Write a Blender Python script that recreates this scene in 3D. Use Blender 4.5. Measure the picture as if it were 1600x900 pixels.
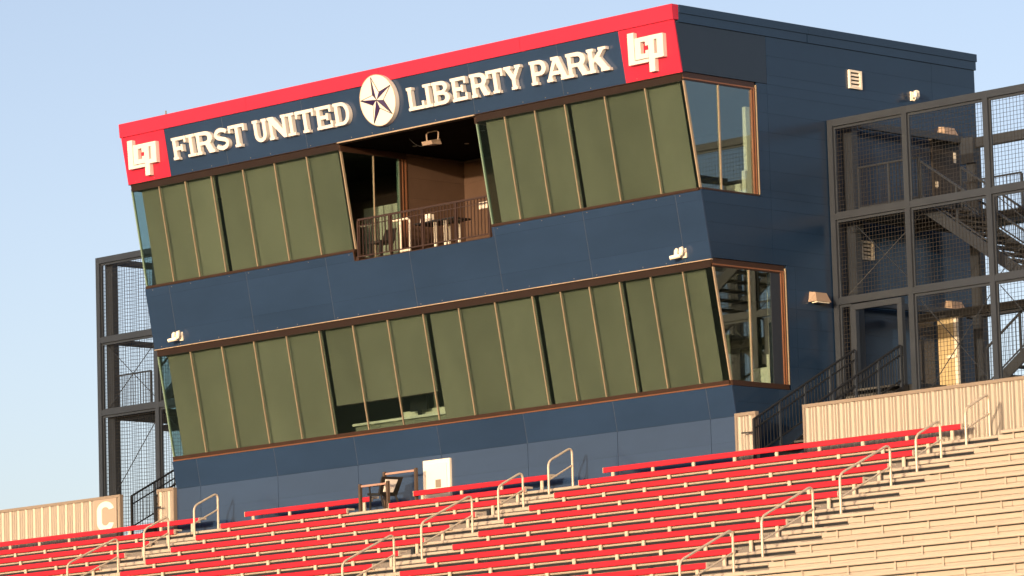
import bpy, math, random
from mathutils import Vector, Matrix
from mathutils.geometry import tessellate_polygon

# ------------------------------------------------------------------ scene, camera, light
for o in list(bpy.data.objects): bpy.data.objects.remove(o)
sc = bpy.context.scene
COL = sc.collection
rnd = random.Random(7)
R = math.radians

YAW, PITCH, ROLL, FPX = -0.79140476, 0.13393025, -0.02910838, 7251.5
cd = bpy.data.cameras.new('camera'); cam = bpy.data.objects.new('camera', cd); COL.objects.link(cam)
cd.sensor_width = 36; cd.lens = 36*FPX/1600; cd.clip_start = 1; cd.clip_end = 6000
fw = Vector((math.sin(YAW)*math.cos(PITCH), math.cos(YAW)*math.cos(PITCH), math.sin(PITCH)))
rt = Vector((math.cos(YAW), -math.sin(YAW), 0)); up = rt.cross(fw)
c_, s_ = math.cos(ROLL), math.sin(ROLL)
rt, up = rt*c_+up*s_, up*c_-rt*s_
mw = Matrix.Identity(4)
for k in range(3): mw[k][0], mw[k][1], mw[k][2] = rt[k], up[k], -fw[k]
mw.translation = (70.728, -76.755, -11.721)
cam.matrix_world = mw
sc.camera = cam

SUN_EL, SUN_AZ = 5.9, 19.0           # elevation; azimuth from the facade normal (-Y) towards +X
w = bpy.data.worlds.new('World'); sc.world = w; w.use_nodes = True
nt = w.node_tree; nt.nodes.clear()
sky = nt.nodes.new('ShaderNodeTexSky'); sky.sky_type = 'NISHITA'; sky.sun_disc = False
sky.sun_elevation = R(SUN_EL); sky.sun_rotation = R(180-SUN_AZ)
sky.altitude = 900; sky.air_density = .55; sky.dust_density = 5.2; sky.ozone_density = 0.0
bg = nt.nodes.new('ShaderNodeBackground'); bg.inputs[1].default_value = 0.15
wo = nt.nodes.new('ShaderNodeOutputWorld')
ti = nt.nodes.new('ShaderNodeMix'); ti.data_type = 'RGBA'; ti.blend_type = 'MULTIPLY'; ti.inputs[0].default_value = 1; ti.inputs[7].default_value = (1.06,.985,1.0,1)
nt.links.new(sky.outputs[0], ti.inputs[6]); nt.links.new(ti.outputs[2], bg.inputs[0]); nt.links.new(bg.outputs[0], wo.inputs[0])
ld = bpy.data.lights.new('sun', 'SUN'); sun = bpy.data.objects.new('sun', ld); COL.objects.link(sun)
ld.energy = 2.55; ld.angle = R(0.5); ld.color = (1.0, 0.71, 0.43)
sd = Vector((math.sin(R(SUN_AZ))*math.cos(R(SUN_EL)), -math.cos(R(SUN_AZ))*math.cos(R(SUN_EL)), math.sin(R(SUN_EL))))
sun.rotation_euler = sd.to_track_quat('Z', 'Y').to_euler(); sun.location = (20, -60, 30)
sc.view_settings.view_transform = 'Standard'; sc.view_settings.look = 'None'
sc.view_settings.exposure = 0.97; sc.view_settings.gamma = 1
sc.render.engine = 'CYCLES'
sc.cycles.max_bounces = 8; sc.cycles.transparent_max_bounces = 24; sc.cycles.caustics_reflective = False

# ------------------------------------------------------------------ materials
MATS = {}
def mat(name, col, rough=.5, metal=0.0, var=.0, scale=2.0, bump=0.0, bscale=40.0, spec=.5, coat=0.0, stretch=(1,1,1)):
    if name not in ('cream_letter', 'ivory', 'lens', 'room_white', 'black'): col = tuple(.80*c for c in col)
    m = bpy.data.materials.new(name); m.use_nodes = True; t = m.node_tree
    b = t.nodes['Principled BSDF']
    b.inputs['Roughness'].default_value = rough; b.inputs['Metallic'].default_value = metal
    b.inputs['Specular IOR Level'].default_value = spec; b.inputs['Coat Weight'].default_value = coat
    b.inputs['Base Color'].default_value = (*col, 1)
    if var or bump:
        tc = t.nodes.new('ShaderNodeTexCoord'); mp = t.nodes.new('ShaderNodeMapping'); mp.inputs['Scale'].default_value = stretch
        t.links.new(tc.outputs['Object'], mp.inputs[0])
    if var:
        n = t.nodes.new('ShaderNodeTexNoise'); n.inputs['Scale'].default_value = scale; n.inputs['Detail'].default_value = 6; n.inputs['Roughness'].default_value = .62
        t.links.new(mp.outputs[0], n.inputs[0])
        oi = t.nodes.new('ShaderNodeObjectInfo')
        ad = t.nodes.new('ShaderNodeMath'); ad.operation = 'MULTIPLY_ADD'; ad.inputs[1].default_value = .22
        t.links.new(oi.outputs['Random'], ad.inputs[0]); t.links.new(n.outputs[0], ad.inputs[2])
        mr = t.nodes.new('ShaderNodeMapRange'); mr.inputs[1].default_value = .3; mr.inputs[2].default_value = .92
        mr.inputs[3].default_value = 1-var; mr.inputs[4].default_value = 1+var
        t.links.new(ad.outputs[0], mr.inputs[0])
        vm = t.nodes.new('ShaderNodeVectorMath'); vm.operation = 'SCALE'; vm.inputs[0].default_value = col
        t.links.new(mr.outputs[0], vm.inputs['Scale']); t.links.new(vm.outputs[0], b.inputs['Base Color'])
        mr2 = t.nodes.new('ShaderNodeMapRange'); mr2.inputs[3].default_value = max(.02, rough*.85); mr2.inputs[4].default_value = min(1, rough*1.2)
        t.links.new(n.outputs[0], mr2.inputs[0]); t.links.new(mr2.outputs[0], b.inputs['Roughness'])
    if bump:
        n2 = t.nodes.new('ShaderNodeTexNoise'); n2.inputs['Scale'].default_value = bscale; n2.inputs['Detail'].default_value = 3
        t.links.new(mp.outputs[0], n2.inputs[0])
        bp = t.nodes.new('ShaderNodeBump'); bp.inputs['Strength'].default_value = bump; bp.inputs['Distance'].default_value = .02
        t.links.new(n2.outputs[0], bp.inputs['Height']); t.links.new(bp.outputs[0], b.inputs['Normal'])
    MATS[name] = m; return m
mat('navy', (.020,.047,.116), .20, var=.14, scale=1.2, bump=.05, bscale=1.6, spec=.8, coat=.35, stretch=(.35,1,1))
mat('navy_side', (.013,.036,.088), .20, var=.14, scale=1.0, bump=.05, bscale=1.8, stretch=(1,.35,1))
mat('slate_side', (.018,.035,.070), .42, var=.10, scale=1.5)
mat('seam', (.075,.10,.15), .5)  # lighter than the cladding, so the joints show as painted sun glint
mat('seam_dark', (.02,.03,.05), .6)
mat('seam_tan', (.22,.15,.11), .6)
mat('glass_lip', (.20,.31,.25), .25)
mat('bronze_dark', (.020,.010,.007), .45, var=.2, scale=4)
mat('red_fascia', (.60,.022,.064), .40, var=.06, scale=1.0)
mat('red_bench', (.56,.012,.030), .45, var=.20, scale=1.6, stretch=(.5,2,2))
mat('cream_letter', (.66,.655,.66), .45, var=.03, scale=6)
mat('ivory', (.80,.76,.68), .5, var=.05, scale=3)
mat('purple', (.035,.018,.095), .4)
mat('ink', (.03,.025,.04), .5)
mat('bronze', (.040,.020,.013), .42, var=.2, scale=4)
mat('copper', (.22,.10,.055), .38, var=.15, scale=5)
mat('mullion', (.33,.275,.205), .40, var=.1, scale=5)
mat('flashing', (.50,.40,.30), .4, var=.25, scale=3)
mat('blind', (.31,.29,.225), .85, var=.28, scale=.55, stretch=(1,1,.5))
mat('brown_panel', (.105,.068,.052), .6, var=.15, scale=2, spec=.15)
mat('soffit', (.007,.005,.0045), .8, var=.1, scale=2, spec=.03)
mat('room', (.34,.34,.27), .8, var=.1, scale=.7)
mat('room_dark', (.035,.033,.028), .8, var=.2, scale=1.0)
mat('room_white', (.80,.78,.66), .6)
mat('black', (.012,.012,.012), .45)
mat('steel', (.027,.037,.056), .42, var=.16, scale=2.5)
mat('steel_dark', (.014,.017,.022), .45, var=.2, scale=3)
mat('tread', (.07,.075,.08), .6, var=.2, scale=5)
mat('wire', (.016,.016,.017), .6)
mat('corrugated', (.32,.292,.262), .42, var=.06, scale=1.3, bump=.03, bscale=3)
mat('corr_trim', (.27,.23,.195), .45, var=.08, scale=2)
mat('sign_panel', (.42,.35,.30), .5, var=.04, scale=3)
mat('alu', (.48,.43,.38), .40, metal=.0, var=.10, scale=2.2, bump=.04, bscale=9, stretch=(.4,2,2))
mat('alu_dull', (.20,.185,.18), .5, var=.18, scale=3)
mat('bracket', (.60,.54,.47), .45, var=.06, scale=7)
mat('rail_alu', (.60,.54,.46), .33, metal=.15, var=.05, scale=5)
mat('wood', (.075,.052,.038), .6, var=.25, scale=8)
mat('wood_rail', (.42,.26,.22), .6, var=.15, scale=7)
mat('fixture', (.36,.28,.225), .5, var=.05, scale=6)
mat('lens', (.75,.73,.66), .2)
mat('concrete', (.30,.29,.27), .85, var=.15, scale=1.2)
mat('turf', (.045,.085,.028), .9, var=.25, scale=.05)
mat('roof', (.18,.18,.18), .8, var=.1, scale=1)
mat('door_cream', (.60,.50,.30), .5, var=.08, scale=3)
mat('door_dark', (.030,.026,.024), .5, var=.1, scale=3)
mat('red_cloth', (.30,.02,.02), .7)

def glass(name, tint, rough=.015, ior=1.52):
    m = bpy.data.materials.new(name); m.use_nodes = True; t = m.node_tree; t.nodes.clear()
    o = t.nodes.new('ShaderNodeOutputMaterial'); mx = t.nodes.new('ShaderNodeMixShader'); fr = t.nodes.new('ShaderNodeFresnel'); ge = t.nodes.new('ShaderNodeNewGeometry'); mm = t.nodes.new('ShaderNodeMapRange'); mm.inputs[3].default_value = ior; mm.inputs[4].default_value = 1/ior
    t.links.new(ge.outputs['Backfacing'], mm.inputs[0]); t.links.new(mm.outputs[0], fr.inputs[0])
    tr = t.nodes.new('ShaderNodeBsdfTransparent'); tr.inputs[0].default_value = (*tint, 1)
    gl = t.nodes.new('ShaderNodeBsdfGlossy'); gl.inputs['Roughness'].default_value = rough; gl.inputs[0].default_value = (.86,.96,.94,1)
    oi = t.nodes.new('ShaderNodeObjectInfo'); r2 = t.nodes.new('ShaderNodeMapRange'); r2.inputs[3].default_value = .965; r2.inputs[4].default_value = 1.025
    vs = t.nodes.new('ShaderNodeVectorMath'); vs.operation = 'SCALE'; vs.inputs[0].default_value = tint
    t.links.new(oi.outputs['Random'], r2.inputs[0]); t.links.new(r2.outputs[0], vs.inputs['Scale']); t.links.new(vs.outputs[0], tr.inputs[0])
    t.links.new(fr.outputs[0], mx.inputs[0]); t.links.new(tr.outputs[0], mx.inputs[1]); t.links.new(gl.outputs[0], mx.inputs[2]); t.links.new(mx.outputs[0], o.inputs[0])
    MATS[name] = m
glass('glass', (.715,.785,.775), ior=1.7)
glass('glass_side', (.86,.94,.93), ior=2.1)
glass('glass_edge', (.55,.80,.72))

# ------------------------------------------------------------------ mesh helpers
WORLD = {}
class G:
    def __init__(s): s.v = []; s.f = []
    def add(s, vs, fs):
        n = len(s.v); s.v += [tuple(p) for p in vs]; s.f += [tuple(n+i for i in f) for f in fs]; return s
    def hexa(s, p):   # bottom 4 ccw, top 4 ccw
        return s.add(p, [(3,2,1,0),(4,5,6,7),(0,1,5,4),(1,2,6,5),(2,3,7,6),(3,0,4,7)])
    def box(s, x0, x1, y0, y1, z0, z1):
        return s.hexa([(x0,y0,z0),(x1,y0,z0),(x1,y1,z0),(x0,y1,z0),(x0,y0,z1),(x1,y0,z1),(x1,y1,z1),(x0,y1,z1)])
    def extr_x(s, prof, x0, x1):   # profile in (y,z), extruded along x
        n = len(prof); vs = [(x0,y,z) for y,z in prof]+[(x1,y,z) for y,z in prof]
        tri = tessellate_polygon([[Vector((y,z,0)) for y,z in prof]])
        return s.add(vs, [tuple(reversed(t)) for t in tri]+[tuple(i+n for i in t) for t in tri]+[(i,(i+1)%n,n+(i+1)%n,n+i) for i in range(n)])
    def tube(s, path, r, n=8, caps=True):
        P = [Vector(p) for p in path]; k0 = len(s.v); ref = None
        for i, p in enumerate(P):
            a = P[max(i-1,0)]; b = P[min(i+1,len(P)-1)]; d = (b-a).normalized()
            if ref is None: ref = Vector((0,0,1)) if abs(d.z) < .9 else Vector((1,0,0))
            u = (ref-d*ref.dot(d)).normalized(); ref = u; v = d.cross(u)
            rr = r[i] if isinstance(r, (list,tuple)) else r
            for j in range(n):
                t = 2*math.pi*j/n; q = p+u*(rr*math.cos(t))+v*(rr*math.sin(t)); s.v.append(tuple(q))
        for i in range(len(P)-1):
            for j in range(n):
                a = k0+i*n+j; b = k0+i*n+(j+1)%n; s.f.append((a,b,b+n,a+n))
        if caps:
            s.f.append(tuple(k0+j for j in reversed(range(n)))); e = k0+(len(P)-1)*n; s.f.append(tuple(e+j for j in range(n)))
        return s
    def bar(s, a, b, wy, wz, up=(0,0,1)):   # rectangular bar between two points
        a, b = Vector(a), Vector(b); d = (b-a).normalized(); u = Vector(up); u = (u-d*u.dot(d)).normalized(); v = d.cross(u)
        q = lambda c, i, j: c+v*(i*wy/2)+u*(j*wz/2)
        return s.hexa([q(a,-1,-1),q(a,1,-1),q(b,1,-1),q(b,-1,-1),q(a,-1,1),q(a,1,1),q(b,1,1),q(b,-1,1)])
    def build(s, name, m, parent=None, origin=None, smooth=False):
        if origin is None: origin = WORLD[parent] if parent else Vector((0,0,0))
        origin = Vector(origin)
        me = bpy.data.meshes.new(name); me.from_pydata([tuple(Vector(p)-origin) for p in s.v], [], s.f)
        me.materials.append(MATS[m])
        if smooth:
            me.polygons.foreach_set('use_smooth', [True]*len(me.polygons))
            try: me.set_sharp_from_angle(angle=R(40))
            except Exception: pass
        me.update()
        o = bpy.data.objects.new(name, me); COL.objects.link(o)
        WORLD[o] = origin
        if parent: o.parent = parent; o.location = origin-WORLD[parent]
        else: o.location = origin
        return o
def thing(name, label, cat, loc=(0,0,0), group=None):
    o = bpy.data.objects.new(name, None); COL.objects.link(o); o.location = loc; o.empty_display_size = .2
    o['label'] = label; o['category'] = cat
    if group: o['group'] = group
    WORLD[o] = Vector(loc); return o
def tag(o, label, cat, group=None):
    o['label'] = label; o['category'] = cat
    if group: o['group'] = group
    return o
def struct(o): o['kind'] = 'structure'; return o
def put(src, parent, pos):       # another piece sharing the mesh of src, at a world position
    o = bpy.data.objects.new(src.name.split('.')[0], src.data); COL.objects.link(o)
    WORLD[o] = Vector(pos); o.parent = parent; o.location = Vector(pos)-WORLD[parent]; return o
ORD = ['top','second','third','fourth','fifth','sixth','seventh','eighth','ninth','tenth','eleventh','twelfth','thirteenth','fourteenth','fifteenth','sixteenth']

# ------------------------------------------------------------------ key dimensions (metres; origin = right front corner at lower window sill)
T = .1825                     # facade leans outward by T per metre of height
BX0, BX1, BYB = -19.5, 0.0, 9.05
DECK = -2.035                 # top walkway
GROUND = -15.0
def fy(z): return -T*z if z > -.73 else .133
def slab(g, x0, x1, z0, z1, d0, d1):   # piece of the leaning facade; d = distance in front of the facade plane
    return g.hexa([(x0,-T*z0-d1,z0),(x1,-T*z0-d1,z0),(x1,-T*z0-d0,z0),(x0,-T*z0-d0,z0),
                   (x0,-T*z1-d1,z1),(x1,-T*z1-d1,z1),(x1,-T*z1-d0,z1),(x0,-T*z1-d0,z1)])

# ------------------------------------------------------------------ ground and stand
g = G(); N = 24; ext = 3000
g.add([(-ext,-ext,GROUND),(ext,-ext,GROUND),(ext,ext,GROUND),(-ext,ext,GROUND)], [(0,1,2,3)])
struct(g.build('ground', 'turf'))
struct(G().box(-40, 20, .02, 14, DECK-.35, DECK).build('concourse', 'concrete'))

NROW, RUN, RISE = 15, .8126, .3238
SX0, SX1 = -32.0, 19.0
def seat(i): return -.5-RUN*i, -1.601-RISE*i      # seat front edge y, seat top z
def deck(i): return seat(i)[1]-.436
def nose(i): return seat(i+1)[0]+.085
stand = struct(G().box(SX0, SX1, -.06, .02, DECK-.30, DECK-.005).build('stand', 'alu_dull'))
LIP = [(0,.012),(0,.115),(.014,.13),(.30,.13),(.30,.09),(.045,.09),(.04,0),(.012,0)]
def lip(depth, h=.13): return [(0,.012),(0,h-.013),(.014,h),(depth,h),(depth,h-.04),(.045,h-.04),(.04,0),(.012,0)]
plank_mesh = {}
for i in range(NROW):
    zt = deck(i); y0 = nose(i)
    G().box(SX0, 8.7, y0+.055, y0+.075, deck(i+1)-.02, zt-.045).build('riser', 'alu_dull', stand)
    G().box(8.71, SX1, y0+.015, y0+.035, deck(i+1)-.02, zt-.118).build('riser', 'alu', stand)
    G().box(SX0, 8.7, y0+.016, y0+.05, zt-.112, zt-.068).build('nose_shade_strip', 'steel_dark', stand)  # dark strip stands in for the shadow line below each footboard nose
    x = SX0 + [0, 2.6, 1.2, 3.8][i % 4] - 5; L = 6.1
    cuts = sorted([q for q in [x+L*k for k in range(12)] if SX0 < q < SX1 and abs(q-8.7) > .4]+[SX0, 8.7, SX1])
    for a, b in zip(cuts[:-1], cuts[1:]):
        if b-a < .3 or b < (-22 if i > 4 else SX0): continue
        h = .065 if b < 8.71 else .115
        key = (round(b-a, 3), h)
        if key not in plank_mesh:
            g = G(); g.extr_x([(u, v-h) for u, v in lip(.34, h)], 0, b-a-.012); g.box(0, b-a-.012, .345, .64, -.035, 0)
            o = plank_mesh[key] = g.build('footboard', 'alu', stand, origin=(0,0,0))
            WORLD[o] = Vector((a, y0, zt)); o.location = WORLD[o]-WORLD[stand]
        else: put(plank_mesh[key], stand, (a, y0, zt))
# dark frames under the decks
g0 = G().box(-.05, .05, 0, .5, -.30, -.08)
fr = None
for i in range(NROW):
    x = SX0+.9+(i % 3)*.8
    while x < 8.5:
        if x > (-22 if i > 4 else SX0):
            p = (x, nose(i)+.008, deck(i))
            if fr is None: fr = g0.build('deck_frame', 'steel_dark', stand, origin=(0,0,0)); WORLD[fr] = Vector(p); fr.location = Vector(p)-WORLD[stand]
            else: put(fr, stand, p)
        x += 2.44
# lower rows below the frame, one plain stepped mass down to the field
g = G(); prof = []
for i in range(NROW, 40): prof += [(nose(i)+.01, deck(i)), (nose(i)+.01, deck(i+1))]
prof += [(nose(39), GROUND+.01), (1.5, GROUND+.01), (1.5, DECK-.5), (-.3, DECK-.5)] + [(nose(NROW)+.35, deck(NROW)-.3)]
g.extr_x(prof, SX0, SX1); struct(g.build('stand_base', 'alu_dull'))

# aisles: half steps
AISLES = [(-17.93,-16.16), (-5.40,-3.64), (7.09,8.86)]
hs = None
for (a, b) in AISLES:
    for i in range(NROW-1):
        g = None; p = ((a+b)/2, nose(i)-.30, deck(i+1)+.16)
        if p[0] < -6 and i > 8: continue
        if hs is None:
            g = G(); g.extr_x([(y, z-.085) for y, z in lip(.30, .085)], -.82, .42)
            g.box(-.80, -.70, .05, .30, -.16, -.05); g.box(.30, .40, .05, .30, -.16, -.05)
            hs = g.build('aisle_step', 'alu', stand, origin=(0,0,0)); WORLD[hs] = Vector(p); hs.location = Vector(p)-WORLD[stand]
        else: put(hs, stand, p)
        G().box(p[0]-.69, p[0]+.29, p[1]+.05, p[1]+.08, p[2]-.16, p[2]-.05).build('step_shade_plate', 'steel_dark', stand)  # dark plate added to paint the shade beneath the half step

# ------------------------------------------------------------------ benches
bench_cache = {}
def bench(i, x0, x1, red, label, group):
    y, z = seat(i)
    t = thing('bench', label, 'bench', (x0, y, deck(i)), group)
    L = round(x1-x0, 3); m = 'red_bench' if red else 'alu'
    key = (L, m)
    if key not in bench_cache:
        g = G(); g.extr_x([(a, b-(.129 if red else .105)) for a, b in lip(.25, .122 if red else .075)], 0, L)
        o = g.build('seat_plank', m, t, origin=(0,0,0)); WORLD[o] = Vector((x0,y,z)); o.location = WORLD[o]-WORLD[t]; bench_cache[key] = o
    else: put(bench_cache[key], t, (x0,y,z))
    if not red:  # bare seats get a dark strip in place of their shadow line
        key = ('rail', L)
        if key not in bench_cache:
            o = G().box(0, L, .060, .10, -.120, -.076).build('seat_shade_strip', 'steel_dark', t, origin=(0,0,0)); WORLD[o] = Vector((x0,y,z)); o.location = WORLD[o]-WORLD[t]; bench_cache[key] = o
        else: put(bench_cache[key], t, (x0,y,z))
    # end caps
    for xe in (x0-.012, x1):
        if 'cap'+m not in bench_cache:
            g = G(); g.extr_x([(a, (b*.79-.132) if red else (b*.47-.105)) for a, b in [(-.004,.008),(-.004,.148),(.012,.164),(.254,.164),(.254,.11),(.06,.10),(.05,-.004),(.01,-.004)]], 0, .012)
            o = g.build('end_cap', 'bracket' if red else 'alu', t, origin=(0,0,0)); WORLD[o] = Vector((xe,y,z)); o.location = WORLD[o]-WORLD[t]; bench_cache['cap'+m] = o
        else: put(bench_cache['cap'+m], t, (xe,y,z))
    n = max(2, int(round((L-.5)/1.22))+1)
    bm = 'bracket' if red else 'alu'
    for k in range(n):
        xb = x0+.28+(L-.56)*k/(n-1)
        if 'br'+bm not in bench_cache:
            wb = .04 if red else .022
            g = G(); g.box(-wb, wb, .02 if red else .052, .055 if red else .058, -.436, -.045 if red else -.08); g.box(-.045, .045, .105, .23, -.11, -.076) if not red else g.box(-.045, .045, .112, .23, -.075, -.046); g.box(-.05, .05, .06, .16, -.436, -.425)
            o = g.build('bracket', bm, t, origin=(0,0,0)); WORLD[o] = Vector((xb,y,z)); o.location = WORLD[o]-WORLD[t]; bench_cache['br'+bm] = o
        else: put(bench_cache['br'+bm], t, (xb,y,z))
    return t
for i in range(NROW):
    r = 'top row' if i == 0 else ORD[i]+' row down'
    if i < 7: bench(i, -32.0, -17.93, True, f'red bench in the far left block below the C sign, {r}', 'red benches in the far left block')
    if i < 2:
        bench(i, -16.16, -11.52, True, f'short red bench left of the gap with the black chair, {r}', 'short red benches beside the platform gap')
        bench(i, -10.02, -5.40, True, f'short red bench right of the black chair, below the white cabinet, {r}', 'short red benches beside the platform gap')
    elif i < 12: bench(i, -16.16, -5.40, True, f'long red bench in the block below the black chair, {r}', 'red benches in the left middle block')
    bench(i, -3.64, 7.09, True, f'long red bench in the right-hand red block, {r}', 'red benches in the right red block')
    bench(i, 8.86, 19.0, False, f'bare aluminium bench in the right-hand tan block, {r}', 'bare aluminium benches at right')

# ------------------------------------------------------------------ aisle handrails
def handrail(ax, yl, yr, zl, zr, label):
    t = thing('handrail', label, 'handrail', (ax, yl, zl), 'aisle handrails')
    tl, tr_ = zl+.93+(.05 if yr-yl > 1 else 0), zr+.86+(.05 if yr-yl > 1 else 0)
    A, B, Cc, D = Vector((ax,yl,zl)), Vector((ax,yl,tl)), Vector((ax,yr,tr_+.0)), Vector((ax,yr,zr))
    # inclined top between two bends
    B2 = B; top = Vector((ax, yr-.10, tr_+.10))
    def bend(p, q, r_, rad, n=6):
        d1 = (p-q).normalized(); d2 = (r_-q).normalized(); a = q+d1*rad; b = q+d2*rad
        return [a.lerp(q, k/n).lerp(q.lerp(b, k/n), k/n) for k in range(n+1)]
    q2 = Vector((ax, yr, tr_+.12))
    path = [A]+bend(A, B, q2, .14)+bend(B, q2, D, .17)+[D]
    G().tube(path, .027, 8).build('hoop', 'rail_alu', t, smooth=True)
    m0 = Vector((ax, yl, zl+.50)); m1 = Vector((ax, yr, zr+.56))
    G().tube([m0, m1], .021, 8).build('mid_rail', 'rail_alu', t, smooth=True)
    for p in (A, D):
        g = G(); g.box(ax-.06, ax+.06, p.y-.06, p.y+.06, p.z, p.z+.014); g.tube([(ax,p.y,p.z+.01),(ax,p.y,p.z+.06)], .038, 8)
        g.build('foot_plate', 'rail_alu', t)
NAM = ['left aisle', 'middle aisle', 'right aisle']
for k, (a, b) in enumerate(AISLES):
    ax = (a+b)/2
    sets = [(-1.40,-.61,1,0), (-3.04,-2.24,3,2), (-5.48,-3.88,6,4), (-7.90,-6.33,9,7), (-10.34,-8.77,12,10)]
    for j, (yl, yr, il, ir) in enumerate(sets):
        if k == 0 and j > 2: continue
        if k == 1 and j > 3: continue
        handrail(ax, yl, yr, deck(il), deck(ir), f'pale metal pipe handrail in the {NAM[k]}, {ORD[j]} one counting from the top' if j else f'pale metal pipe handrail at the very top of the {NAM[k]}')

# ------------------------------------------------------------------ corrugated back walls
CORR_TOP = -.68
def corrugated(name, x0, x1, label, skip=None):
    t = thing('corrugated_wall', label, 'wall', (x0, .10, DECK), 'tan corrugated walls behind the top row')
    P = .333
    x = x0; idx = 0
    while x < x1-.02:
        xe = min(x+3*P, x1)
        pts = []
        u = x
        k = 0
        while u < xe-1e-4:
            for dx, h in ((0,0),(.046,.034),(.070,.034),(.116,0),(.168,0),(.184,.008),(.196,.008),(.212,0),(.252,0),(.268,.008),(.280,.008),(.296,0)):
                if u+dx < xe-.002: pts.append((u+dx, .10-h))
            u += P
        pts.append((xe-.001, .10))
        n = len(pts); g = G()
        g.v = [(a,b,DECK) for a,b in pts]+[(a,b,CORR_TOP-.03) for a,b in pts]
        g.f = [(i,i+1,n+i+1,n+i) for i in range(n-1)]
        g.build('corrugated_panel', 'corrugated', t); x = xe
    G().box(x0-.03, x1+.03, .055, .17, CORR_TOP-.075, CORR_TOP).build('top_trim', 'corr_trim', t)
    for xx in (x0, x1): G().box(xx-.03, xx+.03, .058, .165, DECK, CORR_TOP-.077).build('end_trim', 'corr_trim', t)
    G().box(x0+.035, x1-.035, .115, .16, DECK, CORR_TOP-.08).build('backing', 'corr_trim', t)
    return t
corrugated('r', 2.10, 16.0, 'long tan corrugated metal wall right of the stair opening')
corrugated('rs', .04, .62, 'narrow tan corrugated strip between the blue building and right stairs')
corrugated('l', -32.0, -21.70, 'tan corrugated metal wall at far left carrying the C')
corrugated('ls', -20.17, -19.56, 'narrow tan corrugated strip left of the blue building')

# ------------------------------------------------------------------ PRESS BOX
pb = thing('press_box', 'dark blue two-storey stadium press box with leaning glass front', 'building', (-9.75, 3, DECK))
Z_SILL, Z_S0, Z_S1, Z_F0, Z_C0, Z_C1 = 0.0, 2.82, 4.36, 7.02, 8.20, 8.56
# backing walls
g = G()
slab(g, BX0+.02, BX1-.02, Z_F0+.02, 8.19, -.16, -.045); g.build('fascia_wall', 'seam', pb)
g = G(); slab(g, BX0+.02, BX1-.02, Z_S0+.02, Z_S1-.22, -.16, -.045); slab(g, BX0+.02, -11.60, Z_S1-.22, Z_S1-.02, -.16, -.046); slab(g, -6.75, BX1-.02, Z_S1-.22, Z_S1-.02, -.16, -.046)
g.build('spandrel_wall', 'seam', pb)
g = G(); slab(g, BX0+.02, BX1-.02, -.73, -.03, -.16, -.045); g.box(BX0+.02, BX1-.02, .18, .30, DECK, -.735); g.build('base_wall', 'seam', pb)
G().box(-.16, -.045, 1.5, BYB-.05, DECK, 8.15).build('side_wall', 'seam_dark', pb)
G().box(-.16, -.045, 1.2, 1.5, 4.4, 7.0).build('side_wall', 'seam_dark', pb); G().box(-.16, -.045, .2, 1.5, DECK, -.04).build('side_wall', 'seam_dark', pb)
g = G(); g.hexa([(-.16,-T*2.9+.17,2.9),(-.045,-T*2.9+.17,2.9),(-.045,1.5,2.9),(-.16,1.5,2.9),(-.16,-T*4.3+.17,4.3),(-.045,-T*4.3+.17,4.3),(-.045,1.5,4.3),(-.16,1.5,4.3)])
g.hexa([(-.16,-T*7.1+.17,7.1),(-.045,-T*7.1+.17,7.1),(-.045,1.5,7.1),(-.16,1.5,7.1),(-.16,-T*8.15+.17,8.15),(-.045,-T*8.15+.17,8.15),(-.045,1.5,8.15),(-.16,1.5,8.15)])
g.build('side_wall', 'seam_dark', pb)
# far side wall (left), back wall, roof
g = G(); X = BX0
def qpoly(g, xa, xb, pts): 
    g.extr_x(pts, xa, xb)
qpoly(g, X, X+.12, [(-T*Z_F0+.02,Z_F0),(1.3,Z_F0),(1.3,4.4),(2.0,4.4),(2.0,-.05),(.15,-.73),(.15,DECK),(BYB,DECK),(BYB,8.19),(-T*8.19+.02,8.19)][:4]+[(2.0,2.86),(2.0,DECK),(BYB,DECK),(BYB,8.19),(-T*8.19+.02,8.19)])
g.build('side_wall', 'navy', pb)
g = G(); qpoly(g, X, X+.12, [(-T*Z_S0+.01,Z_S0),(1.99,Z_S0),(1.99,Z_S1),(-T*Z_S1+.01,Z_S1)]); qpoly(g, X, X+.12, [(.01,-.04),(1.99,-.04),(1.99,DECK),(.15,DECK),(.15,-.73)])
g.build('side_wall', 'navy', pb)
G().box(BX0+.12, BX1-.17, BYB-.12, BYB-.02, DECK, 8.15).build('back_wall', 'navy', pb)
G().box(BX0+.1, BX1-.1, -1.35, BYB-.1, 8.0, 8.13).build('roof', 'roof', pb)
# parapet cap (red in front, blue on the sides)
cap = [BX0-.02, -14.6, -9.75, -4.9, .02]
for a, b in zip(cap[:-1], cap[1:]):
    G().hexa([(a+.003,-1.530,8.212),(b-.003,-1.530,8.212),(b-.003,-1.35,8.212),(a+.003,-1.35,8.212),(a+.003,-1.560,8.56),(b-.003,-1.560,8.56),(b-.003,-1.35,8.56),(a+.003,-1.35,8.56)]).build('parapet_cap', 'red_fascia', pb)
for a, b in ((-1.348,3.0),(3.006,BYB+.06)):
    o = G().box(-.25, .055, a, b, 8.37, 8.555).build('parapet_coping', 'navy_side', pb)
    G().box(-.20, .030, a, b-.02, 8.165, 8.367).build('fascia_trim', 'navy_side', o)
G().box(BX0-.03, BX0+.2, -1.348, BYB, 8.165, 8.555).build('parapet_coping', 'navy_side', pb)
G().box(BX0+.21, -.26, BYB-.05, BYB+.05, 8.165, 8.555).build('parapet_coping', 'navy_side', pb)
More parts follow.
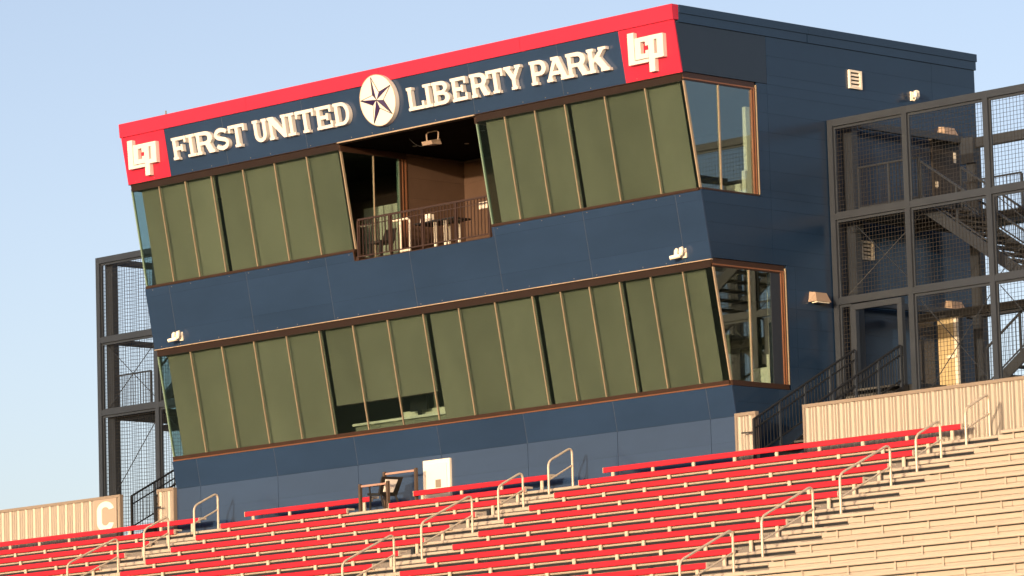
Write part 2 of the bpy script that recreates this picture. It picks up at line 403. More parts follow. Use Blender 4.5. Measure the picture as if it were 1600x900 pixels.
# facade panels
def fpanel(name, x0, x1, z0, z1, m, gap=.006):
    if gap > .004 and x1 < -.1:
        q = G(); slab(q, x1-.0055, x1+.0055, z0, z1, -.03, -.003); q.build('joint_glint_strip', 'seam', pb)  # pale strip in the joint imitates sun glint on the panel edges
    g = G(); slab(g, x0+gap, x1-gap if x1 < -.1 else .003, z0, z1, -.04, 0); return g.build(name, m, pb)
fx = [-17.82]+[-15.6,-12.64,-9.68,-6.72,-3.76]+[-1.75]
fpanel('fascia_panel', BX0, -17.82, Z_F0, 8.205, 'red_fascia', .002)
for a, b in zip(fx[:-1], fx[1:]): fpanel('fascia_panel', a, b, Z_F0, 8.205, 'navy')
fpanel('fascia_panel', -1.75, BX1, Z_F0, 8.205, 'red_fascia', .002)
sx = [BX0,-18.56,-15.60,-12.64,-9.68,-6.72,-3.76,-.80,BX1]
for a, b in zip(sx[:-1], sx[1:]):
    for z0, z1 in ((Z_S0, 3.240), (3.242, Z_S1-.208)): fpanel('spandrel_panel', a, b, z0, z1, 'navy')
    # strip above, broken by the balcony notch
    for (u, v) in ((a, min(b, -11.63)), (max(a, -6.79), b)):
        if v-u > .05: fpanel('spandrel_panel', u, v, Z_S1-.206, Z_S1, 'navy')
for a, b in zip(sx[:-1], sx[1:]):
    fpanel('base_panel', a, b, -.725, -.03, 'navy')
    for z0, z1 in ((-1.30,-.728),(DECK,-1.302)): G().box(a+.006, b-.006 if b < -.1 else .003, .136, .176, z0, z1).build('base_panel', 'navy', pb)
# thin bright drip flashings
for a, b in ((BX0,-11.6),(-6.75,BX1)):
    g = G(); slab(g, a, b, Z_F0-.012, Z_F0-.002, -.1, .006); g.build('drip_edge', 'bronze', pb)
g = G(); slab(g, -11.58, -6.77, Z_F0-.03, Z_F0-.002, -.03, .008); g.build('drip_edge', 'flashing', pb)
g = G(); slab(g, BX0, BX1, Z_S0-.018, Z_S0-.002, -.06, .010); g.build('drip_edge', 'flashing', pb)
for zf, nm in ((Z_S0+.05,'a'), (Z_S1-.05,'b'), (Z_F0+.05,'c')):
    g = G(); x = BX0+.3
    while x < BX1-.2:
        if not (nm == 'b' and -11.7 < x < -6.7): slab(g, x-.009, x+.009, zf-.009, zf+.009, -.01, .006)
        x += rnd.choice((.742, .742, 1.484))
    o = g.build('fasteners', 'corr_trim', pb); o['kind'] = 'stuff'
# side cladding planks
breaks = [DECK, -.73, -.03, Z_S0+.03, Z_S1+.03, Z_F0+.02, 8.16]
grid = [8.16-.45*k for k in range(1,23)]
edges = sorted(set(breaks+[q for q in grid if all(abs(q-b) > .12 for b in breaks) and q > DECK]))
for z0, z1 in zip(edges[:-1], edges[1:]):
    segs = []
    zm = (z0+z1)/2
    if zm < -.73: segs.append((.178, 1.57))
    elif zm < -.03: segs.append((None, 1.57))
    elif zm < Z_S0+.03: segs.append((2.02, 2.30)); 
    elif zm < Z_S1+.03: segs.append((None, 1.57))
    elif zm < Z_F0+.02: segs.append((1.22, 1.57))
    segs += [(2.30 if -.03 < zm < Z_S0+.03 else 1.57, 7.45), (7.45, BYB)]
    for ya, yb in segs:
        a0 = fy(z0+.0015)+.0415 if ya is None else ya+.003
        a1 = fy(z1-.0015)+.0415 if ya is None else ya+.003
        if ya is None and z0 < -.73 < z1: a0 = .178; a1 = .178
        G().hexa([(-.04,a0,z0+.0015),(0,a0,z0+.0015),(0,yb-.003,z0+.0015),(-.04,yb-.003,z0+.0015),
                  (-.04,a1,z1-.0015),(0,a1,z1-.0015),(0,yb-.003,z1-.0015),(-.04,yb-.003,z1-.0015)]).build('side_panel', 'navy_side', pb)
G().hexa([(-.04,-T*7.05+.0415,7.05),(.004,-T*7.05+.0415,7.05),(.004,1.565,7.05),(-.04,1.565,7.05),(-.04,-T*8.155+.0415,8.155),(.004,-T*8.155+.0415,8.155),(.004,1.565,8.155),(-.04,1.565,8.155)]).build('side_fascia', 'slate_side', pb)

# ---- window bands
def band(x_list, zg0, zg1, zh1, zs0, sill_m, name='window_band', ends=True):
    """front glazing: head + sill frame, one pane per bay, one mullion per joint (x_list includes both end corners)"""
    g = G(); slab(g, x_list[0], x_list[-1], zg1, zh1, -.14, -.035); slab(g, x_list[0], x_list[-1], zg1-.012, zg1+.045, -.12, -.012)
    f = g.build(name, 'bronze_dark', pb)
    g = G(); slab(g, x_list[0], x_list[-1], zs0+.026, zg0-.035, -.16, .004); g.build('sill', 'bronze', f)
    g = G(); slab(g, x_list[0], x_list[-1], zs0, zs0+.024, -.16, .018); g.build('sill_lip', 'bronze' if sill_m == 'bronze' else 'copper', f)
    g = G(); slab(g, x_list[0]-.005, x_list[-1]+.005, zg0-.033, zg0, -.14, -.004); g.build('sill_bead', 'bronze', f)
    for a, b in zip(x_list[:-1], x_list[1:]):
        g = G(); slab(g, a+.012, b-.012, zg0+.002, zg1-.014, -.062, -.050); g.build('glass_pane', 'glass', f)
    for x in x_list[1:-1]:
        g = G(); slab(g, x-.011, x+.011, zg0+.002, zg1-.014, -.075, -.024); g.build('mullion', 'mullion', f)
    return f
ULX = [-19.44,-18.385,-17.365,-16.36,-15.16,-13.975,-12.785,-11.56]
URX = [-6.77,-5.82,-4.815,-3.825,-2.53,-1.24,-.06]
LOX = [-19.44,-18.185,-16.97,-15.75,-14.53,-13.315,-12.09,-10.845,-9.585,-8.35,-7.11,-5.85,-4.91,-3.96,-2.98,-1.99,-.97,-.06]
up_l = band(ULX, 4.43, 6.85, Z_F0-.014, Z_S1+.004, 'bronze')
up_r = band(URX, 4.43, 6.85, Z_F0-.014, Z_S1+.004, 'bronze')
low = band(LOX, .09, 2.65, Z_S0-.02, -.026, 'copper')
# corner mullions of the front bands
for x, f, z0, z1 in ((-19.45,up_l,4.43,6.84),(-11.56,up_l,4.43,6.84),(-6.77,up_r,4.43,6.84),(-.035,up_r,4.43,6.84),(-19.45,low,.09,2.64),(-.035,low,.09,2.64)):
    g = G(); slab(g, x-.018, x+.018, z0, z1, -.085, -.030); g.build('corner_bead', 'glass_lip' if x < -19 or x == -6.77 else 'mullion', f)
# side return glazing
def side_band(xs, yend, ymid, zg0, zg1, zh1, zs0, frames=True):
    s = 1 if xs > -5 else -1
    xo, xi = xs, xs-.10*s
    f0 = lambda z: -T*z+.05
    def plate(g, ya, yb, z0, z1, xa, xb):
        lo, hi = min(xa,xb), max(xa,xb)
        y00 = f0(z0) if ya is None else ya; y01 = f0(z1) if ya is None else ya
        g.hexa([(lo,y00,z0),(hi,y00,z0),(hi,yb,z0),(lo,yb,z0),(lo,y01,z1),(hi,y01,z1),(hi,yb,z1),(lo,yb,z1)])
    g = G(); plate(g, None, yend, zg1, zh1, xo-.03*s, xi); f = g.build('side_window', 'bronze', pb)
    g = G(); plate(g, None, yend+.02, zg1+.03, zg1+.06, xo-.02*s, xi); g.build('head_bead', 'copper', f)
    g = G(); plate(g, None, yend, zs0, zg0, xo+.014*s, xi); g.build('sill', 'bronze', f)
    for q, (ya, yb, m, dx) in enumerate(((yend-.12,yend-.085,'copper',-.02),(yend-.083,yend-.052,'bronze',-.035),(yend-.05,yend-.022,'copper',-.01),(yend-.02,yend+.012,'bronze',-.02),(yend+.014,yend+.035,'mullion',.006))):
        g = G(); plate(g, ya, yb, zg0+.002, zg1+.028 if q < 4 else zg1+.12, xo+dx*s, xi); g.build('jamb', m, f)
    g = G(); plate(g, None, ymid-.012, zg0+.002, zg1-.002, xo-.050*s, xo-.062*s); g.build('glass_pane', 'glass_side', f)
    g = G(); plate(g, ymid+.012, yend-.122, zg0+.002, zg1-.002, xo-.050*s, xo-.062*s); g.build('glass_pane', 'glass_side', f)
    g = G(); plate(g, ymid-.018, ymid+.018, zg0+.002, zg1-.002, xo-.03*s, xo-.075*s); g.build('mullion', 'mullion', f)
    return f
side_band(0.0, 1.17, -.04, 4.43, 6.86, Z_F0+.02, Z_S1+.034)
side_band(0.0, 1.95, .77, .09, 2.66, Z_S0+.02, -.026)
side_band(BX0, 1.17, -.04, 4.43, 6.86, Z_F0-.01, Z_S1+.004)
side_band(BX0, 1.95, .77, .09, 2.66, Z_S0-.01, -.026)

# ---- rooms behind the glass
FLU, FLL = 4.17, -.04
g = G(); g.box(BX0+.13, -11.70, .12, 5.2, Z_S1-.42, FLU); g.box(-6.62, -.18, .12, 5.2, Z_S1-.42, FLU); g.box(-11.69, -6.63, -.70, 5.2, Z_S1-.42, FLU-.02); g.box(BX0+.13, -.18, .4, 5.2, -.3, FLL); g.build('floor', 'room_dark', pb)
g = G(); g.box(BX0+.13, -11.70, -1.12, 5.2, 6.93, 6.99); g.box(-6.62, -.18, -1.12, 5.2, 6.93, 6.99); g.box(BX0+.13, -.18, -.35, 5.2, 2.70, 2.79); g.build('ceiling', 'room', pb)
g = G(); g.box(BX0+.13, -.18, 5.21, 5.3, -.04, 8.0); g.build('inner_wall', 'room', pb)
g = G(); g.box(-.17, -.161, 2.0, 5.2, -.04, 2.70); g.box(-.17, -.161, 1.2, 5.2, FLU, 6.93); g.build('inner_wall', 'room', pb)
G().box(-12.9, -11.64, .78, .95, FLU, FLU+1.55).build('partition', 'room_white', pb)
# balcony recess
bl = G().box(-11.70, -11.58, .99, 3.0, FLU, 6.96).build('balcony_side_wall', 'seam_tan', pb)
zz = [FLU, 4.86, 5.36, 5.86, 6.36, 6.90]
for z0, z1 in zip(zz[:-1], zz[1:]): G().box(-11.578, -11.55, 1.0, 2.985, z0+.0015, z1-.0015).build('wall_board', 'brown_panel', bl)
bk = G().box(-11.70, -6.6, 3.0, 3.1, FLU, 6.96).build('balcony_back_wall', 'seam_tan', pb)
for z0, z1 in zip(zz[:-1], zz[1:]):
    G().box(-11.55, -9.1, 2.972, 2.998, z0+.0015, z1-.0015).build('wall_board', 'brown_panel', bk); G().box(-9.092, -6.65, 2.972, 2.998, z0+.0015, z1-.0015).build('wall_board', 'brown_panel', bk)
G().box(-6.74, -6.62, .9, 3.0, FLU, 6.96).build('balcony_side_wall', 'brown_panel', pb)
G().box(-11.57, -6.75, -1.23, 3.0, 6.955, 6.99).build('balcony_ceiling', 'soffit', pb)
for px, py in ((-9.6,1.2),(-8.0,.2),(-8.3,1.6),(-7.3,.9),(-10.6,.4)): G().tube([(px,py,6.945),(px,py,6.956)], .06, 12).build('downlight', 'lens', pb)
# balcony left return: glass, mullion, end frame
def ret(x, s):
    g = G(); g.hexa([(x-.05,-T*6.80+.03,6.80),(x+.03,-T*6.80+.03,6.80),(x+.03,.99,6.80),(x-.05,.99,6.80),(x-.05,-T*6.95+.03,6.95),(x+.03,-T*6.95+.03,6.95),(x+.03,.99,6.95),(x-.05,.99,6.95)])
    f = g.build('balcony_glazing', 'bronze', pb)
    for ya, yb in ((None,-.12),(-.10,.72)):
        a0 = -T*4.25+.05 if ya is None else ya; a1 = -T*6.79+.05 if ya is None else ya
        G().hexa([(x-.012,a0,4.25),(x,a0,4.25),(x,yb,4.25),(x-.012,yb,4.25),(x-.012,a1,6.79),(x,a1,6.79),(x,yb,6.79),(x-.012,yb,6.79)]).build('glass_pane', 'glass', f)
    G().box(x-.02, x+.02, -.122, -.098, 4.25, 6.79).build('mullion', 'mullion', f)
    for q, (ya, yb, m, d) in enumerate(((.72,.76,'glass_lip',.004),(.765,.83,'bronze',.02),(.835,.87,'copper',.03),(.875,.93,'bronze',.02),(.935,.985,'copper',.03))):
        G().box(x-.06, x+d, ya, yb, 4.25, 6.79).build('jamb', m, f)
    G().box(x-.06, x+.03, -.72, .99, FLU-.015, 4.248).build('sill', 'bronze', f)
ret(-11.56, 1); ret(-6.77, -1)
# notch lining and railing
g = G(); slab(g, -11.63, -11.60, Z_S1-.20, Z_S1+.002, -.4, .004); slab(g, -6.82, -6.79, Z_S1-.20, Z_S1+.002, -.4, .004); slab(g, -11.60, -6.82, Z_S1-.225, Z_S1-.208, -.4, .008); g.build('notch_lining', 'bronze', pb)
YR = -.80
rail = G().box(-11.42, -6.80, YR-.022, YR+.022, 5.10, 5.145).build('balcony_railing', 'bronze', pb)
G().box(-11.42, -6.80, YR-.015, YR+.015, 4.205, 4.235).build('bottom_rail', 'bronze', rail)
G().box(-11.42, -6.80, YR-.012, YR+.012, 4.965, 4.985).build('sub_rail', 'bronze', rail)
for x in (-11.42,-10.27,-9.12,-7.97,-6.82): G().box(x-.022, x+.022, YR-.020, YR+.020, 4.14, 5.099).build('rail_post', 'bronze', rail)
bal = None
n = 40
for k in range(n):
    x = -11.42+.115*(k+.5)
    if x > -6.85 or min(abs(x-q) for q in (-11.42,-10.27,-9.12,-7.97,-6.82)) < .04: continue
    if bal is None: bal = G().box(-.009, .009, -.009, .009, 4.236, 5.099).build('baluster', 'bronze', rail, origin=(0,0,0)); WORLD[bal] = Vector((x,YR,0)); bal.location = WORLD[bal]-WORLD[rail]
    else: put(bal, rail, (x, YR, 0))

# ---- doors on the right side wall
d = G().box(.001, .05, 7.30, 8.30, 4.20, 6.25).build('door', 'door_dark', pb)
G().box(.001, .16, 7.24, 8.36, 6.27, 6.31).build('drip_canopy', 'corr_trim', d); G().box(.05, .06, 8.08, 8.18, 5.80, 6.05).build('door_window', 'lens', d); G().box(.05, .10, 7.38, 7.42, 5.15, 5.28).build('door_handle', 'lens', d)
d = G().box(.001, .03, 7.28, 8.18, 0, 2.12).build('door_opening', 'black', pb)
lf = G().box(.06, .57, 7.225, 7.265, .02, 2.10).build('door_leaf', 'door_cream', d); G().box(.575, .67, 7.19, 7.26, .02, 2.10).build('door_edge', 'ivory', d); G().box(.38,.66,7.13,7.17,.98,1.05).build('push_bar', 'ivory', d)

# ------------------------------------------------------------------ blinds and furniture inside
def blind(x0, x1, z0, z1, label, dd=.19):
    g = G(); slab(g, x0, x1, z0, z1, -dd-.004, -dd); o = g.build('roller_blind', 'blind', None, origin=(x0,-T*z1,z1))
    tag(o, label, 'blind', 'olive roller blinds behind the windows')
    b = G().tube([(x0, -T*z0+dd+.012, z0), (x1, -T*z0+dd+.012, z0)], .014, 8).build('hem_bar', 'bronze', o)
blind(-19.24, -16.40, 4.40, 6.90, 'olive blind in the leftmost upper-floor windows under the left red square')
blind(-16.28, -11.80, 4.40, 6.90, 'wide olive blind on the upper floor left of the balcony')
blind(-6.60, -3.87, 4.40, 6.90, 'olive blind on the upper floor just right of the balcony')
blind(-3.77, -.28, 4.40, 6.90, 'olive blind in the upper-floor windows under the right red square')
blind(-19.24, -13.37, .04, 2.68, 'long olive blind at the left end of the lower window row')
blind(-13.25, -9.63, .79, 2.68, 'half-raised olive blind in the lower window row, dark room below it')
blind(-9.50, -5.90, .04, 2.68, 'olive blind right of the half-raised one in the lower windows')
blind(-5.78, -3.01, .04, 2.68, 'olive blind in narrow lower panes, second blind from the right corner')
blind(-2.93, -.40, .04, 2.68, 'olive blind at the right end of the lower window row')
# counter and equipment visible under the raised blind
t = thing('counter', 'pale counter with white top inside behind the half-raised blind', 'counter', (-11.3,.7,FLL))
G().box(-13.2, -9.5, .50, 1.15, .30, .36).build('counter_top', 'room_white', t); G().box(-11.9, -9.6, .95, 1.0, .361, .55).build('upstand', 'room_white', t); G().box(-13.2, -9.5, .60, 1.1, FLL, .298).build('counter_front', 'room', t)
t = thing('monitor', 'black monitor on a stand standing on the counter inside', 'monitor', (-11.0,.75,.36))
G().box(-11.35, -10.75, .72, .76, .50, .86).build('screen', 'black', t); G().box(-11.1, -11.0, .74, .80, .36, .55).build('stand', 'black', t)
t = thing('office_chair', 'dark swivel chair inside below the half-raised blind', 'chair', (-12.7,1.6,FLL))
G().box(-12.95, -12.45, 1.35, 1.85, .42, .50).build('seat', 'black', t); G().hexa([(-12.92,1.84,.55),(-12.48,1.84,.55),(-12.48,1.90,.55),(-12.92,1.90,.55),(-12.85,1.92,1.05),(-12.55,1.92,1.05),(-12.55,1.97,1.05),(-12.85,1.97,1.05)]).build('backrest', 'black', t); G().tube([(-12.7,1.6,FLL),(-12.7,1.6,.42)], .03, 8).build('column', 'black', t)
for zb, nm in ((FLU, 'upper'), (FLL, 'lower')):
    t = thing('interior_pier', f'cream pier and low cabinet behind the {nm} side window at the right corner', 'interior wall', (-.3, 1.2, zb))
    xa, ya = (-.76, 1.58) if nm == 'upper' else (-.90, 2.36)
    G().box(xa-.05, xa+.06, ya, ya+.14, zb, zb+2.45).build('pier', 'room_white', t); G().box(xa-.55, xa-.06, ya-.08, ya+.25, zb, zb+.66).build('cabinet', 'room_white', t); G().box(xa-.05, xa+.06, ya-.09, ya-.002, zb, zb+.95).build('shelf_end', 'room_white', t)

# ------------------------------------------------------------------ SIGNS
def fpt(x, z, d): return (x, -T*z-d, z)
def face_shape(outer, holes, d0, d1):
    """outline(s) given in facade coordinates (x,z); extruded from d0 to d1 in front of the facade"""
    g = G(); loops = [outer]+list(holes); allp = [p for l in loops for p in l]; n = len(allp)
    tri = tessellate_polygon([[Vector((x,z,0)) for x, z in l] for l in loops])
    vs = [fpt(x,z,d1) for x,z in allp]+[fpt(x,z,d0) for x,z in allp]
    fs = []
    for t_ in tri:
        a, b, c = [Vector(vs[i]) for i in t_]
        fs.append(t_ if (b-a).cross(c-a).y < 0 else tuple(reversed(t_)))
    k = 0
    for li, l in enumerate(loops):
        m = len(l); area = sum(l[i][0]*l[(i+1)%m][1]-l[(i+1)%m][0]*l[i][1] for i in range(m))
        ccw = area > 0
        if li > 0: ccw = not ccw
        for i in range(m):
            a, b = k+i, k+(i+1)%m
            fs.append((a, a+n, b+n, b) if ccw else (b, b+n, a+n, a))
        k += m
    return g.add(vs, fs)
def arc(cx, cz, rx, rz, a0, a1, n=12): return [(cx+rx*math.cos(R(a0+(a1-a0)*k/n)), cz+rz*math.sin(R(a0+(a1-a0)*k/n))) for k in range(n+1)]
def glyph(ch, w):
    s, t, t2, e = .215, .145, .12, .07
    if ch == 'I':
        c = w/2; return [(0,0),(w,0),(w,t2),(c+s/2,t2),(c+s/2,1-t2),(w,1-t2),(w,1),(0,1),(0,1-t2),(c-s/2,1-t2),(c-s/2,t2),(0,t2)], []
    if ch == 'F': return [(0,0),(s+2.2*e,0),(s+2.2*e,t2),(e+s,t2),(e+s,.40),(w*.62,.40),(w*.62,.33),(w*.74,.33),(w*.74,.65),(w*.62,.65),(w*.62,.57),(e+s,.57),(e+s,1-t),(w-.13,1-t),(w-.13,.70),(w,.70),(w,1),(0,1),(0,1-t2),(e,1-t2),(e,t2),(0,t2)], []
    if ch == 'E': return [(0,0),(w,0),(w,.31),(w-.13,.31),(w-.13,t),(e+s,t),(e+s,.42),(w*.64,.42),(w*.64,.35),(w*.76,.35),(w*.76,.66),(w*.64,.66),(w*.64,.58),(e+s,.58),(e+s,1-t),(w-.15,1-t),(w-.15,.70),(w-.02,.70),(w-.02,1),(0,1),(0,1-t2),(e,1-t2),(e,t2),(0,t2)], []
    if ch == 'L': return [(0,0),(w,0),(w,.34),(w-.14,.34),(w-.14,t),(e+s,t),(e+s,1-t2),(s+2*e,1-t2),(s+2*e,1),(0,1),(0,1-t2),(e,1-t2),(e,t2),(0,t2)], []
    if ch == 'T':
        c = w/2; return [(c-s/2-e*1.3,0),(c+s/2+e*1.3,0),(c+s/2+e*1.3,t2),(c+s/2,t2),(c+s/2,1-t),(w-.13,1-t),(w-.13,.68),(w,.68),(w,1),(0,1),(0,.68),(.13,.68),(.13,1-t),(c-s/2,1-t),(c-s/2,t2),(c-s/2-e*1.3,t2)], []
    if ch == 'U':
        r0 = (w-2*e)/2; cx = w/2; ri = r0-s
        return [(0,1),(0,1-t2),(e,1-t2)]+arc(cx,.36,r0,.36,180,360,14)+[(w-e,1-t2),(w,1-t2),(w,1),(w-s-2*e,1),(w-s-2*e,1-t2),(w-s-e,1-t2)]+arc(cx,.36,ri,.20,0,-180,12)+[(e+s,1-t2),(s+2*e,1-t2),(s+2*e,1)], []
    if ch == 'N':
        q = .20; return [(0,0),(q+2*e,0),(q+2*e,t2),(e+q,t2),(e+q,.66),(w-e-q,0),(w-e,0),(w-e,1-t2),(w,1-t2),(w,1),(w-q-2*e,1),(w-q-2*e,1-t2),(w-e-q,1-t2),(w-e-q,.38),(e+q+.10,1),(0,1),(0,1-t2),(e,1-t2),(e,t2),(0,t2)], []
    if ch == 'D':
        return [(0,0),(w*.52,0)]+arc(w*.52,.5,w*.48,.5,-90,90,16)+[(0,1),(0,1-t2),(e,1-t2),(e,t2),(0,t2)], [[(e+s,t),(e+s,1-t)]+arc(w*.50,.5,w*.50-s,.5-t,90,-90,14)]
    if ch == 'B':
        return [(0,0),(w*.60,0)]+arc(w*.62,.27,w*.38,.27,-90,70,10)+arc(w*.58,.75,w*.36,.25,-60,90,10)+[(0,1),(0,1-t2),(e,1-t2),(e,t2),(0,t2)], [[(e+s,t),(e+s,.42)]+arc(w*.58,.29,w*.16,.13,90,-90,8), [(e+s,.60),(e+s,1-t)]+arc(w*.56,.715,w*.15,.115,90,-90,8)]
    if ch == 'P':
        return [(0,0),(s+2.2*e,0),(s+2.2*e,t2),(e+s,t2),(e+s,.36),(w*.60,.36)]+arc(w*.62,.68,w*.38,.32,-90,90,14)+[(0,1),(0,1-t2),(e,1-t2),(e,t2),(0,t2)], [[(e+s,.52),(e+s,1-t)]+arc(w*.58,.675,w*.17,.155,90,-90,10)]
    if ch == 'R':
        return [(0,0),(s+2*e,0),(s+2*e,t2),(e+s,t2),(e+s,.40),(w*.50,.40),(w*.68,0),(w,0),(w,t2),(w*.93,t2),(w*.78,.44)]+arc(w*.55,.70,w*.37,.30,-40,90,10)+[(0,1),(0,1-t2),(e,1-t2),(e,t2),(0,t2)], [[(e+s,.55),(e+s,1-t)]+arc(w*.54,.69,w*.14,.14,90,-90,10)]
    if ch == 'A':
        c = w/2; return [(0,0),(.36,0),(.36,t2),(.31,t2),(.35,.25),(w-.42,.25),(w-.39,t2),(w-.44,t2),(w-.44,0),(w,0),(w,t2),(w-.06,t2),(c+.20,1),(c-.26,1),(c-.26,1-.13),(c-.15,1-.13),(.06,t2),(0,t2)], [[(.41,.41),(c+.0,.74),(w-.48,.41)]]
    if ch == 'K':
        q = .25; return [(0,0),(q+2*e,0),(q+2*e,t2),(e+q,t2),(e+q,.36),(e+q+.10,.47),(w-.47,t2),(w-.50,t2),(w-.50,0),(w,0),(w,t2),(w-.06,t2),(w*.60,.62),(w-.22,1-t2),(w-.06,1-t2),(w-.06,1),(w-.52,1),(w-.52,1-t2),(w-.47,1-t2),(e+q,.55),(e+q,1-t2),(q+2*e,1-t2),(q+2*e,1),(0,1),(0,1-t2),(e,1-t2),(e,t2),(0,t2)], []
    if ch == 'Y':
        c = w/2; return [(c-s/2-e,0),(c+s/2+e,0),(c+s/2+e,t2),(c+s/2,t2),(c+s/2,.42),(w-.06,1-t2),(w,1-t2),(w,1),(w-.36,1),(w-.36,1-t2),(w-.30,1-t2),(c+.03,.60),(.36,1-t2),(.42,1-t2),(.42,1),(0,1),(0,1-t2),(.06,1-t2),(c-s/2,.42),(c-s/2,t2),(c-s/2-e,t2)], []
    if ch == 'S':
        cx = w/2; rx = w/2-.11
        P = arc(cx,.715,rx,.19,20,180,12)+arc(cx,.715,rx,.19,192,262,5)+arc(cx,.295,rx,.20,82,12,5)+arc(cx,.295,rx,.20,0,-160,12)
        Lf, Rt = [], []
        for k, p in enumerate(P):
            a = Vector(P[max(k-1,0)]); b = Vector(P[min(k+1,len(P)-1)]); d_ = (b-a).normalized(); nn = Vector((-d_.y,d_.x)); th = .092
            Lf.append(tuple(Vector(p)+nn*th)); Rt.append(tuple(Vector(p)-nn*th))
        pts = Lf+Rt[::-1]
        return [(min(max(x,0),w), min(max(z,0),1)) for x,z in pts], []
ZB, LH = 7.365, .548
def word(t, letters):
    for ch, x0, x1 in letters:
        o, h = glyph(ch, (x1-x0)/LH)
        f = lambda l: [(x0+x*LH, ZB+z*LH) for x, z in l]
        face_shape(f(o), [f(q) for q in h], .012, .125).build('letter', 'cream_letter', t)
t = thing('letter_sign', 'raised cream letters reading FIRST UNITED on the blue fascia', 'sign', (-14.1,-1.36,7.36), 'raised letter words on the fascia')
word(t, [('F',-17.47,-16.93),('I',-16.90,-16.59),('R',-16.56,-15.87),('S',-15.84,-15.31),('T',-15.29,-14.69)])
word(t, [('U',-14.38,-13.86),('N',-13.81,-13.14),('I',-13.12,-12.84),('T',-12.79,-12.13),('E',-12.06,-11.49),('D',-11.41,-10.86)])
t = thing('letter_sign', 'raised cream letters reading LIBERTY PARK on the blue fascia', 'sign', (-5.4,-1.36,7.36), 'raised letter words on the fascia')
word(t, [('L',-8.79,-8.24),('I',-8.22,-7.95),('B',-7.92,-7.36),('E',-7.27,-6.75),('R',-6.62,-6.02),('T',-6.06,-5.51),('Y',-5.45,-4.90)])
word(t, [('P',-4.61,-4.08),('A',-4.10,-3.41),('R',-3.41,-2.74),('K',-2.73,-2.07)])
def monogram(xs, label):
    t = thing('monogram_sign', label, 'sign', (xs-.9,-1.36,7.13), 'lcp monograms on the red squares')
    sh = lambda l: [(xs+x+.14*(z-7.36), z) for x, z in l]
    l_ = [(-1.47,7.36),(-.835,7.36),(-.835,7.435),(-1.275,7.435),(-1.275,8.07),(-1.47,8.07)]
    c_ = [(-1.255,7.455),(-.835,7.455),(-.835,7.63),(-.93,7.63),(-.93,7.565),(-1.075,7.565),(-1.075,7.83),(-.93,7.83),(-.93,7.73),(-.835,7.73),(-.835,7.935),(-1.255,7.935)]
    p_ = [(-.82,7.13),(-.64,7.13),(-.64,7.415),(-.36,7.415),(-.36,7.935),(-.82,7.935)]
    ph = [(-.645,7.52),(-.645,7.835),(-.555,7.835),(-.555,7.52)]
    face_shape(sh(l_), [], .012, .125).build('letter', 'cream_letter', t)
    face_shape(sh(c_), [], .012, .120).build('letter', 'cream_letter', t)
    face_shape(sh(p_), [sh(ph)], .012, .130).build('letter', 'cream_letter', t)
monogram(0.0, 'cream lcp monogram on the red square at the right end of the fascia')
monogram(-17.78, 'cream lcp monogram on the red square at the left end of the fascia')
# star emblem
t = thing('star_emblem', 'round cream disc with a five-pointed purple and white star', 'emblem', (-9.80,-1.4,7.15))
cx, cz, rr, kz = -9.80, 7.775, .625, math.cos(math.atan(T))
def dp(r, a): return (cx+r*math.cos(R(a)), cz+r*kz*math.sin(R(a)))
face_shape([dp(rr, 360*k/48) for k in range(48)], [], .012, .13).build('disc', 'cream_letter', t)
face_shape([dp(rr, 360*k/48) for k in range(48)], [[dp(rr-.014, 360*k/48) for k in range(48)]], .130, .136).build('rim', 'flashing', t)
ri, ro = .205, .590
for k in range(5):
    a = 102+72*k
    # ridged arms: apex line raised
    def p3(r, ang, d_): x, z = dp(r, ang); return fpt(x, z, d_)
    tip, cen = p3(ro, a, .136), p3(0, 0, .175)
    ccw, cw = p3(ri, a+36, .136), p3(ri, a-36, .136)
    G().add([tip, cen, ccw], [(0,2,1) if True else ()]).build('star_facet', 'purple', t)
    G().add([tip, cen, cw], [(0,1,2)]).build('star_facet', 'cream_letter', t)
    g = G()
    for b in (a+36, a-36):
        g.tube([p3(ro,a,.137), p3(ri,b,.137)], .0085, 4)
    g.tube([p3(ro,a,.137), p3(0,0,.176)], .006, 4)
    g.build('star_outline', 'ink', t)

# sign with the section letter
t = thing('section_sign', 'flat pale panel with a white letter C on the left corrugated wall', 'sign', (-22.26,.05,-1.9))
G().box(-22.72, -21.80, .046, .060, -1.86, -.76).build('panel', 'sign_panel', t)
o_, i_ = [], []
def blk(r, z): return
outer = arc(-22.24,-1.05,.34,.23,8,180,14)+arc(-22.24,-1.36,.34,.23,180,352,14)
inner = arc(-22.24,-1.36,.145,.085,352,180,10)+arc(-22.24,-1.05,.145,.085,180,8,10)
poly = outer+inner
tri = tessellate_polygon([[Vector((x,z,0)) for x,z in poly]])
g = G(); n = len(poly); g.v = [(x,.030,z) for x,z in poly]+[(x,.046,z) for x,z in poly]; g.f = [tuple(t_) for t_ in tri]+[(i,(i+1)%n,n+(i+1)%n,n+i) for i in range(n)]
g.build('letter', 'cream_letter', t)

